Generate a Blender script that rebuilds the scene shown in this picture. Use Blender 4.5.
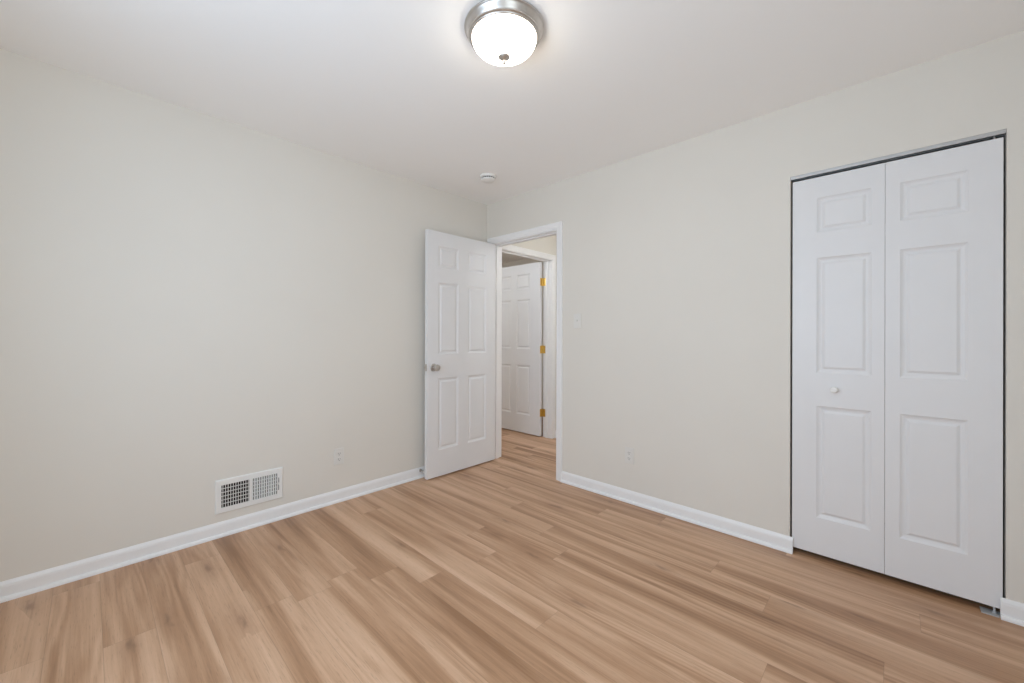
import bpy, bmesh, math, random
from mathutils import Vector, Matrix

# ------------------------------------------------------------------ clear
for o in list(bpy.data.objects):
    bpy.data.objects.remove(o, do_unlink=True)
S = bpy.context.scene
C = S.collection
H = 2.44                     # ceiling height; left wall is x = 0, back wall is y = 0

# ------------------------------------------------------------------ camera
cam = bpy.data.cameras.new('camera')
cam.sensor_width = 36.0
cam.lens = 402.99 / 1024 * 36.0
cam.shift_y = -(341.5 - 335.63) / 1024
cam.clip_start = 0.02
camo = bpy.data.objects.new('camera', cam)
C.objects.link(camo)
yaw, pitch, roll = math.radians(43.614), math.radians(0.041), math.radians(0.157)
fw = Vector((-math.sin(yaw) * math.cos(pitch), math.cos(yaw) * math.cos(pitch), math.sin(pitch)))
rt = Vector((math.cos(yaw), math.sin(yaw), 0))
up = rt.cross(fw)
r2 = rt * math.cos(roll) + up * math.sin(roll)
u2 = -rt * math.sin(roll) + up * math.cos(roll)
m = Matrix((r2, u2, -fw)).transposed().to_4x4()
m.translation = Vector((2.862, -2.649, 1.177))
camo.matrix_world = m
S.camera = camo

# ------------------------------------------------------------------ world, daylight, exposure
w = bpy.data.worlds.new('sky')
S.world = w
w.use_nodes = True
w.node_tree.nodes['Background'].inputs[0].default_value = (0.80, 0.88, 1.0, 1)
w.node_tree.nodes['Background'].inputs[1].default_value = 0.15

def area(name, loc, direction, sx, sy, power, col):
    l = bpy.data.lights.new(name, 'AREA')
    l.shape = 'RECTANGLE'; l.size = sx; l.size_y = sy; l.energy = power; l.color = col
    o = bpy.data.objects.new(name, l); C.objects.link(o)
    o.location = loc
    o.rotation_euler = Vector(direction).to_track_quat('-Z', 'Y').to_euler()
    return o

def point(name, loc, power, radius, col):
    l = bpy.data.lights.new(name, 'POINT')
    l.energy = power; l.shadow_soft_size = radius; l.color = col
    o = bpy.data.objects.new(name, l); C.objects.link(o); o.location = loc
    return o

WIN = (1.20, 2.60, 0.75, 2.10)      # window in the front wall, behind the camera: x0, x1, z0, z1
WIN2 = (-3.05, -2.05, 0.75, 2.10)   # added unseen right wall window, brightens left wall and door: y0, y1, z0, z1
FY = -3.25                          # front wall
RX = 3.55                           # right wall
FRONT, SIDE, LAMP, HALL, FAR = (25.2, 31.5, 39.0), (11.6, 13.2, 14.2), (16, 14.4, 12.2), (10.5, 11.2, 12.2), (13.5, 14.5, 15.6)
def pw(c):
    p = max(max(c), 1e-6); return p, tuple(v / p for v in c)
area('front_daylight', ((WIN[0] + WIN[1]) / 2, FY - 0.06, 1.425), (0, 1, 0), WIN[1] - WIN[0], 1.35, *pw(FRONT))
area('side_fill', (RX + 0.06, (WIN2[0] + WIN2[1]) / 2, 1.425), (-1, 0, 0), WIN2[1] - WIN2[0], 1.35, *pw(SIDE))  # added fill through the unseen side window
point('hall_fill', (1.65, 0.62, 2.15), pw(HALL)[0], 0.12, pw(HALL)[1])  # added fill light for the hall and open door, no fixture there
point('far_room_fill', (-1.15, -0.25, 2.1), pw(FAR)[0], 0.15, pw(FAR)[1])  # added fill light for the hallway door's face, source unseen
S.view_settings.view_transform = 'Standard'
S.view_settings.look = 'None'
S.view_settings.gamma = 1.0
S.view_settings.use_curve_mapping = False
S.view_settings.exposure = 0.0
S.cycles.use_denoising = True
S.cycles.max_bounces = 14
S.cycles.diffuse_bounces = 10
S.cycles.glossy_bounces = 4
S.cycles.sample_clamp_indirect = 8.0

# ------------------------------------------------------------------ materials
def mat(name, col, rough=0.5, metal=0.0, spec=0.5, vary=0.0, scale=6.0, bump=0.0, bscale=300.0, emit=None):
    M = bpy.data.materials.new(name); M.use_nodes = True
    nt = M.node_tree; N = nt.nodes; L = nt.links
    b = N['Principled BSDF']
    b.inputs['Roughness'].default_value = rough
    b.inputs['Metallic'].default_value = metal
    b.inputs['Specular IOR Level'].default_value = spec
    tc = N.new('ShaderNodeTexCoord')
    nz = N.new('ShaderNodeTexNoise'); nz.inputs['Scale'].default_value = scale; nz.inputs['Detail'].default_value = 3
    L.new(tc.outputs['Object'], nz.inputs['Vector'])
    rp = N.new('ShaderNodeValToRGB')
    rp.color_ramp.elements[0].position = 0.3; rp.color_ramp.elements[1].position = 0.7
    rp.color_ramp.elements[0].color = (*[c * (1 - vary) for c in col], 1)
    rp.color_ramp.elements[1].color = (*[min(1, c * (1 + vary)) for c in col], 1)
    L.new(nz.outputs['Fac'], rp.inputs['Fac'])
    L.new(rp.outputs['Color'], b.inputs['Base Color'])
    if bump:
        n2 = N.new('ShaderNodeTexNoise'); n2.inputs['Scale'].default_value = bscale; n2.inputs['Detail'].default_value = 2
        L.new(tc.outputs['Object'], n2.inputs['Vector'])
        bp = N.new('ShaderNodeBump'); bp.inputs['Strength'].default_value = bump; bp.inputs['Distance'].default_value = 0.001
        L.new(n2.outputs['Fac'], bp.inputs['Height']); L.new(bp.outputs['Normal'], b.inputs['Normal'])
    if emit:
        b.inputs['Emission Color'].default_value = (*emit[0], 1)
        b.inputs['Emission Strength'].default_value = emit[1]
    return M

def srgb(r, g, b):
    return tuple(((c / 255) / 12.92 if c / 255 <= 0.04045 else ((c / 255 + 0.055) / 1.055) ** 2.4) for c in (r, g, b))

WALL = mat('greige wall paint', srgb(226, 222, 214), 0.65, spec=0.3, vary=0.012, scale=1.5, bump=0.08, bscale=420)
CEIL = mat('flat white ceiling paint', srgb(249, 249, 248), 0.9, spec=0.1, vary=0.008, scale=1.2, bump=0.1, bscale=260)
TRIM = mat('white semi gloss trim paint', srgb(240, 240, 240), 0.35, spec=0.45, vary=0.008, scale=9)
DOOR = mat('white door paint', srgb(230, 230, 231), 0.4, spec=0.4, vary=0.008, scale=7, bump=0.05, bscale=180)
PLASTIC = mat('white plastic', srgb(236, 235, 232), 0.35, spec=0.5, vary=0.01, scale=20)
NICKEL = mat('brushed nickel', (0.58, 0.55, 0.52), 0.34, metal=1.0, vary=0.06, scale=40)
STEEL = mat('galvanised steel', (0.55, 0.55, 0.55), 0.42, metal=1.0, vary=0.03, scale=25)
BRASS = mat('polished brass', (0.74, 0.52, 0.16), 0.36, metal=1.0, vary=0.08, scale=60)
PLATE = mat('wall plate plastic', srgb(226, 224, 219), 0.4, spec=0.5, vary=0.01, scale=20)
ZINC = mat('zinc plate', (0.62, 0.63, 0.64), 0.5, metal=0.45, vary=0.05, scale=50)
DARK = mat('slot shade', (0.02, 0.02, 0.02), 0.7, spec=0.2, vary=0.2, scale=30)  # near-black colour stands in for shade inside slots and the duct
VENTW = mat('white enamelled steel', srgb(235, 235, 233), 0.35, spec=0.5, vary=0.01, scale=20)
RUBBER = mat('white rubber', srgb(225, 225, 222), 0.7, spec=0.3, vary=0.02, scale=30)
GLASS = mat('frosted white glass', srgb(245, 243, 240), 0.35, spec=0.5, vary=0.01, scale=10, emit=(pw(LAMP)[1], pw(LAMP)[0]))
CLOSET = mat('closet paint with shade', srgb(95, 92, 88), 0.8, spec=0.2, vary=0.02, scale=2)  # shade put into the colour: darkened so gaps round the bifold look black
WINF = mat('white vinyl', srgb(235, 235, 235), 0.35, spec=0.4, vary=0.01, scale=8)

def floor_material():
    M = bpy.data.materials.new('oak vinyl planks'); M.use_nodes = True
    nt = M.node_tree; N = nt.nodes; L = nt.links
    b = N['Principled BSDF']
    def math_(op, a, c=None, d=None):
        n = N.new('ShaderNodeMath'); n.operation = op
        for i, v in enumerate((a, c, d)):
            if v is None: continue
            if isinstance(v, (int, float)): n.inputs[i].default_value = v
            else: L.new(v, n.inputs[i])
        return n.outputs[0]
    def noise(vec, scale, detail=3, rough=0.5, dist=0.0):
        n = N.new('ShaderNodeTexNoise'); n.inputs['Scale'].default_value = scale
        n.inputs['Detail'].default_value = detail; n.inputs['Roughness'].default_value = rough
        n.inputs['Distortion'].default_value = dist
        L.new(vec, n.inputs['Vector']); return n.outputs['Fac']
    def comb(x, y, z):
        n = N.new('ShaderNodeCombineXYZ')
        for i, v in enumerate((x, y, z)):
            if isinstance(v, (int, float)): n.inputs[i].default_value = v
            else: L.new(v, n.inputs[i])
        return n.outputs[0]
    def white(vec):
        n = N.new('ShaderNodeTexWhiteNoise'); n.noise_dimensions = '3D'; L.new(vec, n.inputs['Vector'])
        return n.outputs['Value']
    def smooth(v, a, c, lo=0.0, hi=1.0):
        n = N.new('ShaderNodeMapRange'); n.interpolation_type = 'SMOOTHSTEP'
        L.new(v, n.inputs['Value'])
        n.inputs['From Min'].default_value = a; n.inputs['From Max'].default_value = c
        n.inputs['To Min'].default_value = lo; n.inputs['To Max'].default_value = hi
        return n.outputs['Result']
    tc = N.new('ShaderNodeTexCoord')
    sp = N.new('ShaderNodeSeparateXYZ'); L.new(tc.outputs['Object'], sp.inputs[0])
    x, y = sp.outputs[0], sp.outputs[1]
    W_, LEN = 0.15, 1.50
    v = math_('DIVIDE', math_('ADD', y, 0.06 + 30 * W_), W_)
    row = math_('FLOOR', v); fv = math_('FRACT', v)
    off = white(comb(row, 3.7, 1.1))
    u = math_('ADD', math_('DIVIDE', math_('ADD', x, 20.0), LEN), math_('MULTIPLY', off, 5.0))
    pid = math_('FLOOR', u); fu = math_('FRACT', u)
    r1 = white(comb(row, pid, 0.5)); r2 = white(comb(row, pid, 7.5)); r3 = white(comb(row, pid, 13.5))
    sx = math_('ADD', x, math_('MULTIPLY', r1, 37.0)); sy = math_('ADD', y, math_('MULTIPLY', r2, 11.0))
    # broad soft bands that run along each plank
    band = noise(comb(math_('MULTIPLY', sx, 0.60), math_('MULTIPLY', sy, 11.0), r3), 1.0, 2.5, 0.5, 0.45)
    wide = noise(comb(math_('MULTIPLY', sx, 0.9), math_('MULTIPLY', sy, 5.0), r2), 1.0, 1.0, 0.5, 0.0)
    # cathedral figure, only here and there
    warp = noise(comb(math_('MULTIPLY', sx, 0.75), math_('MULTIPLY', sy, 6.0), 2.0), 1.0, 1.5, 0.5, 0.0)
    wv = N.new('ShaderNodeTexWave'); wv.wave_type = 'BANDS'; wv.bands_direction = 'Y'; wv.wave_profile = 'SIN'
    wv.inputs['Scale'].default_value = 7.0; wv.inputs['Distortion'].default_value = 0.0; wv.inputs['Detail'].default_value = 0
    L.new(comb(0.0, math_('ADD', math_('MULTIPLY', sy, 1.0), math_('MULTIPLY', warp, 0.40)), 0.0), wv.inputs['Vector'])
    fig = math_('MULTIPLY', wv.outputs['Fac'], smooth(wide, 0.45, 0.65))
    # fine fibres and pores
    fib = noise(comb(math_('MULTIPLY', sx, 3.5), math_('MULTIPLY', sy, 120.0), r3), 1.0, 3.0, 0.6, 0.1)
    pores = noise(comb(math_('MULTIPLY', sx, 16.0), math_('MULTIPLY', sy, 300.0), r1), 1.0, 2.0, 0.6, 0.0)
    # knots: small, drawn out along the grain, rare
    kw = noise(comb(math_('MULTIPLY', sx, 14.0), math_('MULTIPLY', sy, 30.0), 1.0), 1.0, 2.0, 0.5, 0.0)
    kv = comb(math_('ADD', math_('MULTIPLY', sx, 1.7), math_('MULTIPLY', kw, 0.22)), math_('ADD', math_('MULTIPLY', sy, 7.0), math_('MULTIPLY', kw, 0.22)), 0.0)
    vo = N.new('ShaderNodeTexVoronoi'); vo.voronoi_dimensions = '2D'; vo.inputs['Scale'].default_value = 1.0
    L.new(kv, vo.inputs['Vector'])
    ksep = N.new('ShaderNodeSeparateColor'); L.new(vo.outputs['Color'], ksep.inputs[0])
    rare = math_('GREATER_THAN', ksep.outputs[0], 0.74)
    knot = math_('MULTIPLY', smooth(vo.outputs['Distance'], 0.01, 0.12, 1.0, 0.0), rare)
    halo = math_('MULTIPLY', smooth(vo.outputs['Distance'], 0.04, 0.42, 1.0, 0.0), rare)
    # thin dark mineral streaks
    st = noise(comb(math_('MULTIPLY', sx, 1.1), math_('MULTIPLY', sy, 42.0), 5.0), 1.0, 2.0, 0.5, 0.2)
    streak = smooth(st, 0.66, 0.80)
    t = math_('ADD', math_('MULTIPLY', band, 0.72), math_('MULTIPLY', fig, -0.08))
    t = math_('ADD', t, math_('MULTIPLY', fib, 0.20))
    t = math_('ADD', t, math_('MULTIPLY', wide, 0.16))
    t = math_('ADD', t, math_('MULTIPLY', r1, 0.05))
    rp = N.new('ShaderNodeValToRGB'); cr = rp.color_ramp
    cr.elements[0].position = 0.38; cr.elements[0].color = (*srgb(148, 107, 73), 1)
    cr.elements[1].position = 0.78; cr.elements[1].color = (*srgb(222, 187, 157), 1)
    e = cr.elements.new(0.50); e.color = (*srgb(181, 140, 106), 1)
    e = cr.elements.new(0.62); e.color = (*srgb(204, 165, 133), 1)
    L.new(t, rp.inputs['Fac'])
    def mix(fac, a, colr):
        n = N.new('ShaderNodeMix'); n.data_type = 'RGBA'
        L.new(fac, n.inputs['Factor']); L.new(a, n.inputs[6]); n.inputs[7].default_value = (*colr, 1)
        return n.outputs[2]
    col = mix(math_('MULTIPLY', streak, 0.42), rp.outputs['Color'], srgb(112, 78, 52))
    col = mix(math_('MULTIPLY', halo, 0.30), col, srgb(140, 98, 64))
    col = mix(math_('MULTIPLY', knot, 0.42), col, srgb(98, 66, 44))
    col = mix(smooth(pores, 0.56, 0.74, 0.0, 0.30), col, srgb(110, 80, 56))
    # seams
    ev = math_('MULTIPLY', math_('MINIMUM', fv, math_('SUBTRACT', 1.0, fv)), W_)
    eu = math_('MULTIPLY', math_('MINIMUM', fu, math_('SUBTRACT', 1.0, fu)), LEN)
    seam = smooth(math_('MINIMUM', ev, eu), 0.0003, 0.0013, 1.0, 0.0)
    col = mix(math_('MULTIPLY', seam, 0.32), col, srgb(92, 64, 44))
    L.new(col, b.inputs['Base Color'])
    rg = smooth(fib, 0.2, 0.8, 0.36, 0.46)
    L.new(rg, b.inputs['Roughness'])
    b.inputs['Specular IOR Level'].default_value = 0.75
    hgt = math_('SUBTRACT', math_('MULTIPLY', pores, 0.25), seam)
    bp = N.new('ShaderNodeBump'); bp.inputs['Strength'].default_value = 0.25; bp.inputs['Distance'].default_value = 0.0008
    L.new(hgt, bp.inputs['Height']); L.new(bp.outputs['Normal'], b.inputs['Normal'])
    return M
FLOOR = floor_material()

# ------------------------------------------------------------------ helpers
def box(bm, x0, x1, y0, y1, z0, z1):
    vs = [bm.verts.new((x, y, z)) for x in (x0, x1) for y in (y0, y1) for z in (z0, z1)]
    for f in ((0, 1, 3, 2), (4, 6, 7, 5), (0, 4, 5, 1), (2, 3, 7, 6), (0, 2, 6, 4), (1, 5, 7, 3)):
        bm.faces.new([vs[i] for i in f])

def lathe(bm, prof, seg=48, M=None):
    """prof: (radius, height) pairs along +z"""
    rings = []
    for r, z in prof:
        if r < 1e-6:
            rings.append([bm.verts.new((0, 0, z))])
        else:
            rings.append([bm.verts.new((r * math.cos(2 * math.pi * k / seg), r * math.sin(2 * math.pi * k / seg), z)) for k in range(seg)])
    for a, b in zip(rings, rings[1:]):
        for k in range(seg):
            j = (k + 1) % seg
            if len(a) == 1 and len(b) == 1: continue
            if len(a) == 1: bm.faces.new((a[0], b[k], b[j]))
            elif len(b) == 1: bm.faces.new((a[k], a[j], b[0]))
            else: bm.faces.new((a[k], a[j], b[j], b[k]))
    vs = [v for r in rings for v in r]
    if M is not None: bmesh.ops.transform(bm, matrix=M, verts=vs)

def sweep(bm, path, prof, closed_ends=True):
    """mitred sweep of profile points given per path station: path = list of functions prof_point -> xyz"""
    rings = [[bm.verts.new(f(a, c)) for a, c in prof] for f in path]
    n = len(prof)
    for a, b in zip(rings, rings[1:]):
        for k in range(n):
            j = (k + 1) % n
            bm.faces.new((a[k], a[j], b[j], b[k]))
    if closed_ends:
        bm.faces.new(rings[0]); bm.faces.new(rings[-1])

def obj(name, bm, m, parent=None, smooth=False, bevel=0.0, seg=2):
    bmesh.ops.recalc_face_normals(bm, faces=bm.faces)
    me = bpy.data.meshes.new(name); bm.to_mesh(me); bm.free()
    me.materials.append(m)
    if smooth:
        me.polygons.foreach_set('use_smooth', [True] * len(me.polygons))
        me.set_sharp_from_angle(angle=math.radians(35))
    o = bpy.data.objects.new(name, me); C.objects.link(o)
    if bevel:
        bv = o.modifiers.new('bevel', 'BEVEL'); bv.width = bevel; bv.segments = seg
        bv.limit_method = 'ANGLE'; bv.angle_limit = math.radians(60)
    if parent: o.parent = parent
    return o

def boxes(name, m, lst, parent=None, bevel=0.0):
    bm = bmesh.new()
    for b in lst: box(bm, *b)
    return obj(name, bm, m, parent, bevel=bevel)

def tag(o, label, cat, kind=None, group=None):
    o['label'] = label; o['category'] = cat
    if kind: o['kind'] = kind
    if group: o['group'] = group
    return o

def empty(name, loc=(0, 0, 0), rz=0.0):
    o = bpy.data.objects.new(name, None); C.objects.link(o)
    o.location = loc; o.rotation_euler = (0, 0, rz); o.empty_display_size = 0.05
    return o

ST = 'structure'
# ------------------------------------------------------------------ shell
DX0, DX1, DZ = 0.083, 0.843, 2.045          # bedroom doorway in the back wall
CX0, CX1, CZ = 2.442, 3.197, 2.052          # closet opening in the back wall
T = 0.12
HY0, HY1 = 0.195, 1.010                     # doorway in the hall's left wall
HX0 = -0.118
HFAR = 1.10                                 # far wall of the hall
tag(boxes('floor', FLOOR, [(-2.6, RX + 0.1, FY - 0.1, 2.4, -0.12, 0.0)]),
    'light oak wood plank floor running under the doors', 'floor', ST)
tag(boxes('ceiling', CEIL, [(-2.6, RX + 0.1, FY - 0.1, 2.4, H, H + 0.12)]),
    'smooth white painted ceiling with the round lamp', 'ceiling', ST)
tag(boxes('wall_left', WALL, [(-T, 0, FY, 0.0, 0, H)]),
    'plain greige wall with the floor level air vent', 'wall', ST)
tag(boxes('wall_back', WALL, [(0, DX0 - 0.018, 0, T, 0, H), (DX0 - 0.018, DX1 + 0.018, 0, T, DZ + 0.018, H), (DX1 + 0.018, CX0, 0, T, 0, H),
                              (CX0, CX1, 0, T, CZ, H), (CX1, RX, 0, T, 0, H)]),
    'greige wall holding the bedroom doorway and the closet', 'wall', ST)
tag(boxes('wall_right', WALL, [(RX, RX + 0.1, FY, WIN2[0], 0, H), (RX, RX + 0.1, WIN2[1], 0.12, 0, H), (RX, RX + 0.1, WIN2[0], WIN2[1], 0, WIN2[2]), (RX, RX + 0.1, WIN2[0], WIN2[1], WIN2[3], H)]), 'greige side wall beyond the closet', 'wall', ST)
tag(boxes('wall_front', WALL, [(-0.12, WIN[0], FY - 0.1, FY, 0, H), (WIN[1], RX + 0.1, FY - 0.1, FY, 0, H),
                               (WIN[0], WIN[1], FY - 0.1, FY, 0, WIN[2]), (WIN[0], WIN[1], FY - 0.1, FY, WIN[3], H)]),
    'greige wall with the window facing the closet', 'wall', ST)
# the hall and the room beyond it
tag(boxes('wall_hall', WALL, [(-T, 0, 0.0, HY0 - 0.018, 0, H), (-T, 0, HY1 + 0.018, HFAR, 0, H), (-T, 0, HY0 - 0.018, HY1 + 0.018, DZ + 0.018, H)]),
    'beige hallway wall above the far white door frame', 'wall', ST)
tag(boxes('wall_hall_far', WALL, [(-T, 1.9, HFAR, HFAR + 0.1, 0, H)]), 'narrow strip of beige wall at the far side of the hallway', 'wall', ST)
tag(boxes('wall_hall_end', WALL, [(1.8, 1.9, T, HFAR, 0, H)]), 'beige wall closing the hallway beside the closet', 'wall', ST)
tag(boxes('wall_far_room', WALL, [(-2.6, -2.5, -0.9, 2.4, 0, H), (-2.5, -T, 2.3, 2.4, 0, H), (-2.5, -T, -0.9, -0.8, 0, H),
                                  (-T, -T + 0.02, HFAR + 0.1, 2.3, 0, H)]),
    'dim beige wall seen over the top of the hallway door', 'wall', ST)
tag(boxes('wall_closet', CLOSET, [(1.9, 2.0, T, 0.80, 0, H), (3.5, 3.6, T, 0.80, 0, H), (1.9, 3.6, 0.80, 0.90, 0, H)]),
    'closet interior with shade painted dark, glimpsed round the bifold door', 'wall', ST)

# window behind the camera (lets the daylight in)
wf = bmesh.new()
x0, x1, z0, z1 = WIN
for b in ((x0, x0 + 0.05, z0, z1), (x1 - 0.05, x1, z0, z1), (x0 + 0.05, x1 - 0.05, z0, z0 + 0.05), (x0 + 0.05, x1 - 0.05, z1 - 0.05, z1)):
    box(wf, b[0], b[1], FY - 0.045, FY - 0.005, b[2], b[3])
win = tag(obj('window_1', wf, WINF, bevel=0.003), 'white framed window in the wall facing the closet', 'window', ST)

wf = bmesh.new()
y0, y1, z0, z1 = WIN2
for b in ((y0, y0 + 0.05, z0, z1), (y1 - 0.05, y1, z0, z1), (y0 + 0.05, y1 - 0.05, z0, z0 + 0.05), (y0 + 0.05, y1 - 0.05, z1 - 0.05, z1)):
    box(wf, RX + 0.005, RX + 0.045, b[0], b[1], b[2], b[3])
tag(obj('added_window_2', wf, WINF, bevel=0.003), 'added white framed window in the side wall, unseen, for fill light', 'window', ST)

# ------------------------------------------------------------------ baseboards: moulded board with shoe moulding
BB = [(0, 0), (0.011, 0), (0.011, 0.060), (0.0095, 0.066), (0.0095, 0.069), (0.006, 0.077), (0.003, 0.083), (0, 0.084)]
SHOE = [(0.0112, 0), (0.0245, 0), (0.0245, 0.006), (0.0225, 0.012), (0.018, 0.0165), (0.0112, 0.018)]
def baseboard(name, a, b, n, label):
    """a, b: floor points on the wall; n: unit normal into the room"""
    def st(p): return lambda d, z: (p[0] + n[0] * d, p[1] + n[1] * d, z)
    bm = bmesh.new(); sweep(bm, [st(a), st(b)], BB)
    o = tag(obj(name, bm, TRIM), label, 'baseboard', ST)
    bm = bmesh.new(); sweep(bm, [st(a), st(b)], SHOE)
    obj('shoe_moulding', bm, TRIM, o)
    return o
CW = 0.057
baseboard('baseboard_left', (0, FY), (0, -0.001), (1, 0), 'long white baseboard under the air vent')
baseboard('baseboard_back', (DX1 + 0.005 + CW, 0), (CX0 + 0.016, 0), (0, -1), 'white baseboard between the doorway and the closet')
baseboard('baseboard_closet', (CX1 - 0.016, 0), (RX, 0), (0, -1), 'short white baseboard piece beside the closet bifold door')
baseboard('baseboard_hall', (0.0, HFAR), (1.8, HFAR), (0, -1), 'white baseboard of the hallway beyond the doorway')
baseboard('baseboard_right', (RX, FY), (RX, -0.03), (-1, 0), 'white baseboard along the side wall beyond the closet')
baseboard('baseboard_front', (0.03, FY), (RX - 0.03, FY), (0, 1), 'white baseboard under the window')

# ------------------------------------------------------------------ door trim: jamb, stop, mitred casing
CAS = [(0.0, 0), (0.0, 0.008), (0.004, 0.010), (0.012, 0.0105), (0.016, 0.0085), (0.020, 0.0115), (0.034, 0.0135), (0.044, 0.016), (0.052, 0.0165), (0.057, 0.014), (0.057, 0)]
def casing(bm, a0, a1, zt, place):
    rv = 0.005
    l, r, t = a0 - rv, a1 + rv, zt + rv
    sweep(bm, [lambda d, h: place(l - d, 0.0, h), lambda d, h: place(l - d, t + d, h),
               lambda d, h: place(r + d, t + d, h), lambda d, h: place(r + d, 0.0, h)], CAS)

def door_frame(name, a0, a1, zt, to_room, thick, label, stop_at):
    """to_room(a, d, z): a along the wall, d depth from the room face (0) to the far face (thick)"""
    def bx(lst):
        bm = bmesh.new()
        for (p0, p1, q0, q1, z0, z1) in lst:
            c = [to_room(p, q, z) for p in (p0, p1) for q in (q0, q1) for z in (z0, z1)]
            vs = [bm.verts.new(v) for v in c]
            for f in ((0, 1, 3, 2), (4, 6, 7, 5), (0, 4, 5, 1), (2, 3, 7, 6), (0, 2, 6, 4), (1, 5, 7, 3)):
                bm.faces.new([vs[i] for i in f])
        return bm
    j = 0.018
    o = obj(name, bx([(a0 - j, a0, 0, thick, 0, zt + j), (a1, a1 + j, 0, thick, 0, zt + j), (a0, a1, 0, thick, zt, zt + j)]), TRIM, bevel=0.001)
    tag(o, label, 'door frame', ST)
    s0, s1, sd = stop_at, stop_at + 0.034, 0.011
    obj('stop_moulding', bx([(a0, a0 + sd, s0, s1, 0, zt), (a1 - sd, a1, s0, s1, 0, zt), (a0 + sd, a1 - sd, s0, s1, zt - sd, zt)]), TRIM, o, bevel=0.002)
    for dep, sgn in ((0, -1), (thick, 1)):
        bm = bmesh.new()
        casing(bm, a0, a1, zt, lambda a, z, h: to_room(a, dep + sgn * h, z))
        obj('casing', bm, TRIM, o)
    return o
door_frame('trim_1', DX0, DX1, DZ, lambda a, d, z: (a, d, z), T, 'white moulded door frame around the bedroom doorway', 0.040)
door_frame('trim_2', HY0, HY1, DZ, lambda a, d, z: (-d, a, z), -HX0, 'white moulded door frame on the far side of the hallway', 0.045)

# ------------------------------------------------------------------ moulded panel doors
def panel_slab(bm, W_, H_, T_, panels):
    xs = sorted({0.0, W_} | {p[0] for p in panels} | {p[1] for p in panels})
    zs = sorted({0.0, H_} | {p[2] for p in panels} | {p[3] for p in panels})
    P = {(round(p[0], 5), round(p[2], 5)): p for p in panels}
    RINGS = [(0.0, 0.0), (0.003, 0.0022), (0.009, 0.0062), (0.017, 0.0088), (0.023, 0.0090), (0.027, 0.0066), (0.0325, 0.0030), (0.036, 0.0022)]
    for yf, sg in ((0.0, 1), (T_, -1)):
        for i in range(len(xs) - 1):
            for k in range(len(zs) - 1):
                key = (round(xs[i], 5), round(zs[k], 5))
                if key in P:
                    a0, a1, c0, c1 = P[key]
                    prev = None
                    for ins, dep in RINGS:
                        y = yf + sg * dep
                        ring = [bm.verts.new(q) for q in ((a0 + ins, y, c0 + ins), (a1 - ins, y, c0 + ins), (a1 - ins, y, c1 - ins), (a0 + ins, y, c1 - ins))]
                        if prev:
                            for q in range(4):
                                bm.faces.new((prev[q], prev[(q + 1) % 4], ring[(q + 1) % 4], ring[q]))
                        prev = ring
                    bm.faces.new(prev)
                else:
                    bm.faces.new([bm.verts.new(q) for q in ((xs[i], yf, zs[k]), (xs[i + 1], yf, zs[k]), (xs[i + 1], yf, zs[k + 1]), (xs[i], yf, zs[k + 1]))])
    def strip(pts0, pts1):
        for q in range(len(pts0) - 1):
            bm.faces.new([bm.verts.new(v) for v in (pts0[q], pts0[q + 1], pts1[q + 1], pts1[q])])
    strip([(x, 0, 0) for x in xs], [(x, T_, 0) for x in xs]); strip([(x, 0, H_) for x in xs], [(x, T_, H_) for x in xs])
    strip([(0, 0, z) for z in zs], [(0, T_, z) for z in zs]); strip([(W_, 0, z) for z in zs], [(W_, T_, z) for z in zs])
    bmesh.ops.remove_doubles(bm, verts=bm.verts, dist=1e-5)

DW, DH, DT = 0.757, 2.028, 0.0355
ROWS = [(0.218, 0.813), (1.010, 1.606), (1.728, 1.910)]
def six_panel(bm):
    cols = [(0.112, 0.330), (0.437, 0.650)]
    panel_slab(bm, DW, DH, DT, [(c[0], c[1], r[0], r[1]) for c in cols for r in ROWS])

def knob(parent, M_, m):
    """M_: matrix that puts +z outwards from the door face"""
    bm = bmesh.new()
    lathe(bm, [(0.0, 0.0), (0.032, 0.0), (0.032, 0.004), (0.029, 0.008), (0.022, 0.010), (0.0, 0.0101)], 40)
    e = obj('rose', bm, m, None, smooth=True)
    bm = bmesh.new()
    lathe(bm, [(0.0, 0.009), (0.0125, 0.009), (0.0115, 0.022), (0.012, 0.030), (0.019, 0.036), (0.0255, 0.043), (0.0275, 0.050), (0.0265, 0.057), (0.022, 0.0625), (0.013, 0.065), (0.0, 0.0655)], 40)
    k = obj('door_knob', bm, m, parent, smooth=True)
    k.matrix_local = M_
    e.parent = k
    k['label'] = 'round satin nickel door knob'
    return k

def hinge(parent, z, m, pin_y, T_edge, label, other=1):
    """hinge at local x = 0 edge of a slab: knuckle on the pin, one leaf on the edge, one on the jamb"""
    bm = bmesh.new()
    lathe(bm, [(0, -0.046), (0.004, -0.046), (0.0062, -0.044), (0.0062, 0.044), (0.004, 0.046), (0, 0.048)], 20, Matrix.Translation((-0.003, pin_y, z)))
    s = -1 if pin_y > 0.01 else 1
    box(bm, -0.0012, 0.0, min(pin_y, pin_y + s * 0.034), max(pin_y, pin_y + s * 0.034), z - 0.044, z + 0.044)
    h = obj('hinge', bm, m, parent)
    h['label'] = label
    return h

# bedroom door: hinged on the doorway's left jamb, swung open against the left wall
FACE = 0.1215
bm = bmesh.new(); six_panel(bm)
d1 = tag(obj('door_1', bm, DOOR, bevel=0.0015),
         'white six-panel bedroom door standing open against the left wall', 'door', ST)
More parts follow.
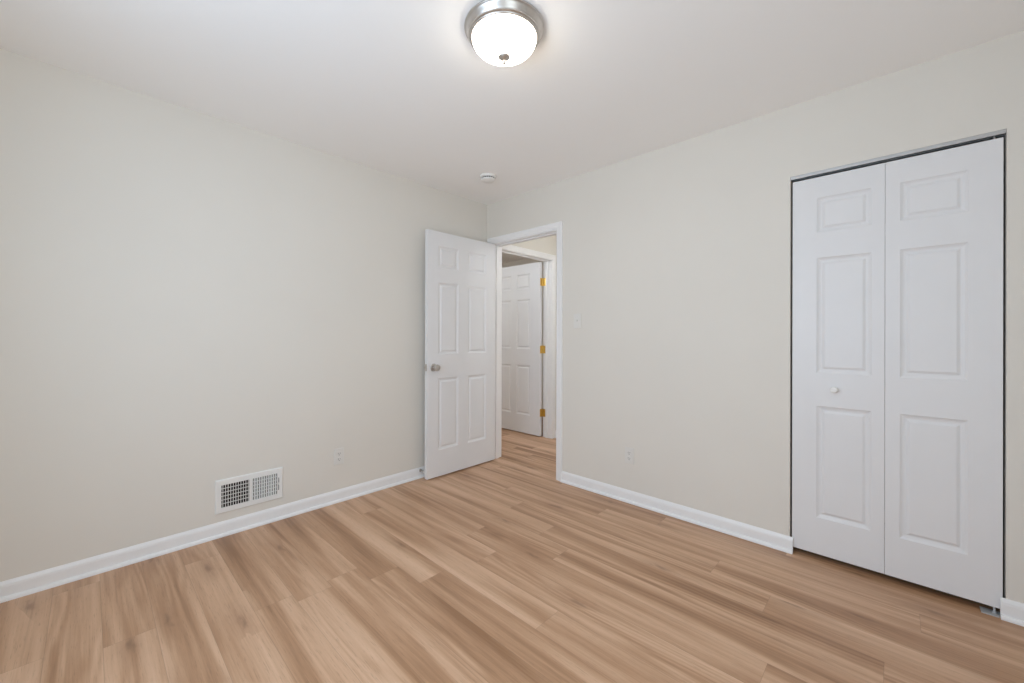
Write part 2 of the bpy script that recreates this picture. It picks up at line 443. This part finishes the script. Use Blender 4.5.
# local x -> world -y, local front (y=0) -> world +x
d1.matrix_world = Matrix(((0, -1, 0, FACE), (-1, 0, 0, -0.006), (0, 0, 1, 0.012), (0, 0, 0, 1)))
KZ = 0.905
knob(d1, Matrix.Translation((DW - 0.060, 0, KZ)) @ Matrix.Rotation(math.radians(90), 4, 'X'), NICKEL)
knob(d1, Matrix.Translation((DW - 0.060, DT, KZ)) @ Matrix.Rotation(math.radians(-90), 4, 'X'), NICKEL)
bm = bmesh.new()
box(bm, DW, DW + 0.0015, DT / 2 - 0.0125, DT / 2 + 0.0125, KZ - 0.028, KZ + 0.028)
lp = obj('latch_plate', bm, NICKEL, d1, bevel=0.0005); lp['label'] = 'nickel latch plate on the door edge'
bm = bmesh.new()
box(bm, DW + 0.0015, DW + 0.011, DT / 2 - 0.007, DT / 2 + 0.006, KZ - 0.011, KZ + 0.011)
obj('latch_bolt', bm, NICKEL, lp, bevel=0.002)

# hallway door: open into the room beyond, brass hinges on the far jamb
DW2 = 0.806
bm = bmesh.new()
panel_slab(bm, DW2, DH, DT, [(c[0], c[1], r[0], r[1]) for c in ((0.150, 0.368), (0.462, 0.680)) for r in ROWS])
d2 = obj('door_2', bm, DOOR, bevel=0.0015)
tag(d2, 'white six-panel door with brass hinges across the hallway', 'door', ST)
D2F = HY1 - 0.012 - DT            # hall-side face
d2.matrix_world = Matrix(((-1, 0, 0, HX0 - 0.014), (0, 1, 0, D2F), (0, 0, 1, 0.012), (0, 0, 0, 1)))

def brass_hinge(z):
    bm = bmesh.new()
    lathe(bm, [(0, -0.047), (0.004, -0.047), (0.0065, -0.044), (0.0065, 0.044), (0.004, 0.047), (0, 0.050)], 20, Matrix.Translation((-0.005, DT + 0.004, z)))
    box(bm, -0.0022, 0.0, 0.003, DT + 0.004, z - 0.0445, z + 0.0445)                  # leaf on the door edge
    h = obj('hinge', bm, BRASS, d2)
    h['label'] = 'polished brass butt hinge'
    bm = bmesh.new()
    # leaf let into the jamb face (jamb faces -y in the world, local y of the jamb face is DT + 0.006)
    box(bm, -0.048, -0.010, DT + 0.0095, DT + 0.0118, z - 0.0445, z + 0.0445)
    obj('jamb_leaf', bm, BRASS, h)
    bm = bmesh.new()
    for dz in (-0.03, 0.0, 0.03):
        lathe(bm, [(0, 0.0018), (0.002, 0.0018), (0.0038, 0.0006), (0.0038, 0)], 14, Matrix.Translation((-0.030 + (0.008 if dz == 0 else 0), DT + 0.0096, z + dz)) @ Matrix.Rotation(math.radians(90), 4, 'X'))
    obj('screw', bm, BRASS, h, smooth=True)
for z in (0.270, 1.008, 1.795): brass_hinge(z)

# closet bifold: two leaves of three panels, knob on the left leaf
LY = 0.008
bf = tag(empty('door_3', (CX0, LY, 0)), 'white two-leaf bifold closet door with small white knob', 'door', ST)
LZ0, LZ1, LT = 0.029, 2.0215, 0.030
def leaf(x0, x1, p0, p1):
    bm = bmesh.new()
    panel_slab(bm, x1 - x0, LZ1 - LZ0, LT, [(p0 - x0, p1 - x0, a - LZ0, c - LZ0) for a, c in ((0.222, 0.812), (0.985, 1.594), (1.727, 1.911))])
    o = obj('leaf', bm, DOOR, bf, bevel=0.0018)
    o.location = (x0 - CX0, 0, LZ0)
    return o
l1 = leaf(2.4510, 2.8229, 2.5575, 2.7755)
l2 = leaf(2.8238, 3.1895, 2.8755, 3.0915)
bm = bmesh.new()
lathe(bm, [(0.0, 0.0), (0.0115, 0.0), (0.0095, 0.006), (0.0095, 0.012), (0.0135, 0.016), (0.0165, 0.021), (0.0165, 0.026), (0.0135, 0.030), (0.0, 0.031)], 32,
      Matrix.Translation((2.632 - 2.4510, 0, 0.905 - LZ0)) @ Matrix.Rotation(math.radians(90), 4, 'X'))
obj('knob', bm, PLASTIC, l1, smooth=True)['label'] = 'small round white knob'
bm = bmesh.new()
lathe(bm, [(0, 0), (0.004, 0), (0.004, 0.03), (0, 0.03)], 16, Matrix.Translation((3.166 - 2.8240, 0.014, LZ1 - LZ0 - 0.002)))
obj('pivot_pin', bm, STEEL, l2, smooth=True)
# folding hinges on the back of the two leaves
for z in (0.3, 1.0, 1.7):
    bm = bmesh.new()
    box(bm, 2.8215 - 0.025, 2.825 + 0.025, LT, LT + 0.0015, z - 0.03, z + 0.03)
    o = obj('fold_hinge', bm, STEEL, bf); o.location = (-CX0, 0, 0)

# overhead track of the bifold: a downward channel
bm = bmesh.new()
t0, t1 = 2.034, CZ - 0.0005
sweep(bm, [lambda a, c: (CX0 + 0.001, a, c), lambda a, c: (CX1 - 0.001, a, c)],
      [(0.001, t0), (0.001, t1), (0.037, t1), (0.037, t0), (0.029, t0), (0.029, t0 + 0.002), (0.035, t0 + 0.002), (0.035, t1 - 0.002), (0.003, t1 - 0.002), (0.003, t0 + 0.002), (0.009, t0 + 0.002), (0.009, t0)])
tag(obj('door_track', bm, STEEL), 'thin grey metal track along the top of the closet opening', 'track')
# floor pivot bracket
br = bmesh.new()
box(br, 3.128, 3.178, -0.014, 0.040, 0.0, 0.0022)
box(br, 3.178, 3.1945, 0.001, 0.040, 0.0, 0.0022)
box(br, 3.1920, 3.1945, 0.004, 0.036, 0.0022, 0.026)
o = tag(obj('pivot_bracket', br, ZINC, bevel=0.0006), 'small zinc floor bracket under the closet door corner', 'bracket')
bm = bmesh.new()
lathe(bm, [(0, 0), (0.0065, 0), (0.0065, 0.004), (0.004, 0.005), (0.004, 0.027), (0, 0.027)], 18, Matrix.Translation((3.168, 0.022, 0.0022)))
obj('pivot_socket', bm, ZINC, o, smooth=True)

# ------------------------------------------------------------------ ceiling lamp
LC = (1.695, -1.475)
lamp = tag(empty('ceiling_light', (LC[0], LC[1], H)), 'round flush ceiling lamp with nickel ring and frosted glass dome', 'ceiling light')
bm = bmesh.new()
lathe(bm, [(0.0, -0.0004), (0.1570, -0.0004), (0.1572, -0.0030), (0.1618, -0.0032), (0.1632, -0.0045), (0.1632, -0.0085), (0.1615, -0.0105),
           (0.1592, -0.0115), (0.1560, -0.0165), (0.1515, -0.0270), (0.1480, -0.0330), (0.1465, -0.0345), (0.1460, -0.0380), (0.1435, -0.0400), (0.1410, -0.0405),
           (0.1400, -0.0440), (0.1375, -0.0465), (0.1345, -0.0475), (0.1325, -0.0470), (0.1315, -0.0430), (0.0, -0.0400)], 96)
obj('ring', bm, NICKEL, lamp, smooth=True)['label'] = 'brushed nickel ring'
bm = bmesh.new()
pr = [(0.1305, -0.0435)]
for k in range(0, 25):
    a = math.pi / 2 * k / 24
    pr.append((0.1310 * math.cos(a) ** 1.12 if k < 24 else 0.0, -0.0475 - 0.0670 * math.sin(a)))
lathe(bm, pr, 96)
obj('glass_shade', bm, GLASS, lamp, smooth=True)['label'] = 'lit frosted white glass dome'
bm = bmesh.new()
lathe(bm, [(0, -0.1125), (0.0225, -0.1150), (0.0250, -0.1175), (0.0240, -0.1200), (0.0160, -0.1260), (0.0085, -0.1305), (0.0055, -0.1330), (0.0055, -0.1370), (0.0075, -0.1410), (0.0055, -0.1460), (0.0, -0.1480)], 36)
obj('finial', bm, NICKEL, lamp, smooth=True)['label'] = 'nickel finial'

# ------------------------------------------------------------------ smoke detector
sd = tag(empty('smoke_detector', (0.525, -0.475, H)), 'small round white smoke detector on the ceiling near the corner', 'smoke detector')
bm = bmesh.new()
lathe(bm, [(0, 0), (0.064, 0), (0.0650, -0.003), (0.0645, -0.008), (0.0610, -0.017), (0, -0.017)], 48)
obj('base_plate', bm, PLASTIC, sd, smooth=True)
bm = bmesh.new()
lathe(bm, [(0, -0.017), (0.050, -0.017), (0.050, -0.026), (0.0, -0.026)], 48)
obj('vent_ring', bm, DARK, sd, smooth=True)['label'] = 'dark slotted smoke inlet'
bm = bmesh.new()
lathe(bm, [(0, -0.0255), (0.054, -0.0255), (0.0545, -0.029), (0.051, -0.037), (0.042, -0.042), (0, -0.0435)], 48)
for k in range(18):
    n0 = len(bm.verts)
    box(bm, 0.0485, 0.0535, -0.0016, 0.0016, -0.0265, -0.0165)
    bm.verts.ensure_lookup_table()
    bmesh.ops.transform(bm, matrix=Matrix.Rotation(2 * math.pi * k / 18, 4, 'Z'), verts=bm.verts[n0:])
obj('cover', bm, PLASTIC, sd, smooth=True)

# ------------------------------------------------------------------ air vent on the left wall
VY0, VY1, VZ0, VZ1 = -2.143, -1.784, 0.132, 0.331
av = tag(empty('air_vent', (0, VY0, VZ0)), 'white wall air vent with slatted grille just above the baseboard', 'air vent')
A, Cc = [(-2.113, -1.972), (-1.959, -1.819)], (0.165, 0.297)
bm = bmesh.new()
ys = [VY0 + 0.006, A[0][0], A[0][1], A[1][0], A[1][1], VY1 - 0.006]
zs = [VZ0 + 0.006, Cc[0], Cc[1], VZ1 - 0.006]
for i in range(5):
    for k in range(3):
        if k == 1 and i in (1, 3): continue
        bm.faces.new([bm.verts.new(v) for v in ((0.009, ys[i], zs[k]), (0.009, ys[i + 1], zs[k]), (0.009, ys[i + 1], zs[k + 1]), (0.009, ys[i], zs[k + 1]))])
def quad(a, b, c, d): bm.faces.new([bm.verts.new(v) for v in (a, b, c, d)])
yo, zo = (VY0, VY1), (VZ0, VZ1); yi, zi = (ys[0], ys[-1]), (zs[0], zs[-1])
oc = [(0.0005, yo[0], zo[0]), (0.0005, yo[1], zo[0]), (0.0005, yo[1], zo[1]), (0.0005, yo[0], zo[1])]
ic = [(0.009, yi[0], zi[0]), (0.009, yi[1], zi[0]), (0.009, yi[1], zi[1]), (0.009, yi[0], zi[1])]
for k in range(4): quad(oc[k], oc[(k + 1) % 4], ic[(k + 1) % 4], ic[k])
for (y0, y1) in A:   # returns of the two openings
    f = [(0.009, y0, Cc[0]), (0.009, y1, Cc[0]), (0.009, y1, Cc[1]), (0.009, y0, Cc[1])]
    b_ = [(0.001, *v[1:]) for v in f]
    for k in range(4): quad(f[k], f[(k + 1) % 4], b_[(k + 1) % 4], b_[k])
bmesh.ops.remove_doubles(bm, verts=bm.verts, dist=1e-5)
o = obj('frame', bm, VENTW, av); o.location = (0, -VY0, -VZ0)
o = boxes('duct_shade', DARK, [(0.0003, 0.0012, A[0][0] - 0.002, A[1][1] + 0.002, Cc[0] - 0.002, Cc[1] + 0.002)], av); o.location = (0, -VY0, -VZ0)  # flat dark plate on the wall, painted as the duct's shade
o['label'] = 'dark duct behind the slats'
for idx, (y0, y1) in enumerate(A):
    bm = bmesh.new()
    n = 11
    for k in range(n):
        yc = y0 + (y1 - y0) * (k + 0.5) / n
        tilt = 0.0030 if idx == 0 else -0.0050
        # a thin fin running from the front face to the back, turned sideways
        hw = 0.0011
        f = [(0.0086, yc - hw, Cc[0]), (0.0086, yc + hw, Cc[0]), (0.0020, yc + hw + tilt, Cc[0]), (0.0020, yc - hw + tilt, Cc[0])]
        lo = [bm.verts.new(v) for v in f]; hi = [bm.verts.new((v[0], v[1], Cc[1])) for v in f]
        for q in range(4): bm.faces.new((lo[q], lo[(q + 1) % 4], hi[(q + 1) % 4], hi[q]))
        bm.faces.new(lo); bm.faces.new(hi)
    o = obj('front_louvers', bm, VENTW, av); o.location = (0, -VY0, -VZ0)
    bm = bmesh.new()
    for k in range(1, 6):
        zc = Cc[0] + (Cc[1] - Cc[0]) * k / 6
        box(bm, 0.0013, 0.0026, y0, y1, zc - 0.0021, zc + 0.0021)
    o = obj('back_louvers', bm, VENTW, av); o.location = (0, -VY0, -VZ0)
o = boxes('lever_slot', DARK, [(0.0088, 0.0093, -1.8125, -1.8090, 0.190, 0.268)], av); o.location = (0, -VY0, -VZ0)
o = boxes('damper_lever', VENTW, [(0.0090, 0.0165, -1.8120, -1.8096, 0.222, 0.238)], av, bevel=0.0006); o.location = (0, -VY0, -VZ0)

# ------------------------------------------------------------------ outlets and switch
def wall_plate(name, label, cat, loc, rz, kind):
    """local: x across, z up, -y out of the wall"""
    t = tag(empty(name, loc, rz), label, cat)
    bm = bmesh.new()
    box(bm, -0.035, 0.035, -0.0055, -0.0005, -0.0575, 0.0575)
    obj('cover_plate', bm, PLATE, t, bevel=0.003, seg=3)
    def disc(px, pz, r, d0, d1, m, nm, par, flat=None, sy=1.0):
        bm = bmesh.new()
        lathe(bm, [(0, d0), (r, d0), (r, d1), (0, d1)], 32, Matrix.Translation((px, 0, pz)) @ Matrix.Rotation(math.radians(90), 4, 'X'))
        if flat:
            for v in bm.verts: v.co.z = pz + max(-flat, min(flat, v.co.z - pz))
        return obj(nm, bm, m, par)
    if kind == 'outlet':
        for s in (-1, 1):
            r = disc(0, s * 0.0195, 0.0172, 0.0052, 0.0080, PLATE, 'socket', t, flat=0.0138)
            bm = bmesh.new()
            for dx, h_ in ((-0.0064, 0.0045), (0.0064, 0.0036)):
                box(bm, dx - 0.0012, dx + 0.0012, -0.00835, -0.0078, s * 0.0195 + 0.0030 - h_, s * 0.0195 + 0.0030 + h_)
            lathe(bm, [(0, 0.0078), (0.0026, 0.0078), (0.0026, 0.00835), (0, 0.00835)], 16, Matrix.Translation((0, 0, s * 0.0195 - 0.0078)) @ Matrix.Rotation(math.radians(90), 4, 'X'))
            obj('slots', bm, DARK, r)
        disc(0, 0, 0.0032, 0.0052, 0.0066, PLATE, 'screw', t)
    else:
        bm = bmesh.new()
        box(bm, -0.0055, 0.0055, -0.0062, -0.005, -0.0125, 0.0125)
        g = obj('toggle_slot', bm, PLATE, t)
        bm = bmesh.new()
        vs = [bm.verts.new(v) for v in ((-0.0042, -0.006, -0.006), (0.0042, -0.006, -0.006), (0.0042, -0.006, 0.006), (-0.0042, -0.006, 0.006),
                                        (-0.0034, -0.0165, 0.006), (0.0034, -0.0165, 0.006), (0.0034, -0.0150, 0.0125), (-0.0034, -0.0150, 0.0125))]
        for f in ((0, 1, 2, 3), (4, 5, 6, 7), (0, 1, 5, 4), (1, 2, 6, 5), (2, 3, 7, 6), (3, 0, 4, 7)): bm.faces.new([vs[i] for i in f])
        obj('toggle', bm, PLATE, t, bevel=0.0008)
        for s in (-1, 1): disc(0, s * 0.030, 0.0032, 0.0052, 0.0066, PLATE, 'screw', t)
    return t
wall_plate('wall_outlet', 'white duplex outlet on the left wall beside the air vent', 'outlet', (0, -1.424, 0.319), math.radians(90), 'outlet')
wall_plate('wall_outlet', 'white duplex outlet low on the back wall between doorway and closet', 'outlet', (1.494, 0, 0.330), 0, 'outlet')
wall_plate('light_switch', 'white toggle light switch beside the bedroom door frame', 'light switch', (1.050, 0, 1.296), 0, 'switch')

# ------------------------------------------------------------------ door stop behind the open door
ds = tag(empty('door_stop', (0.0112, -0.752, 0.062)), 'small metal door stop on the baseboard behind the open door', 'door stop')
RY = Matrix.Rotation(math.radians(90), 4, 'Y')
bm = bmesh.new(); lathe(bm, [(0, 0), (0.0125, 0), (0.012, 0.003), (0.006, 0.006), (0, 0.006)], 28, RY); obj('base_plate', bm, NICKEL, ds, smooth=True)
bm = bmesh.new(); lathe(bm, [(0, 0.006), (0.0045, 0.006), (0.0045, 0.054), (0, 0.054)], 20, RY); obj('shaft', bm, NICKEL, ds, smooth=True)
bm = bmesh.new(); lathe(bm, [(0, 0.052), (0.008, 0.052), (0.0088, 0.056), (0.0088, 0.066), (0.007, 0.070), (0, 0.0705)], 24, RY); obj('rubber_tip', bm, RUBBER, ds, smooth=True)
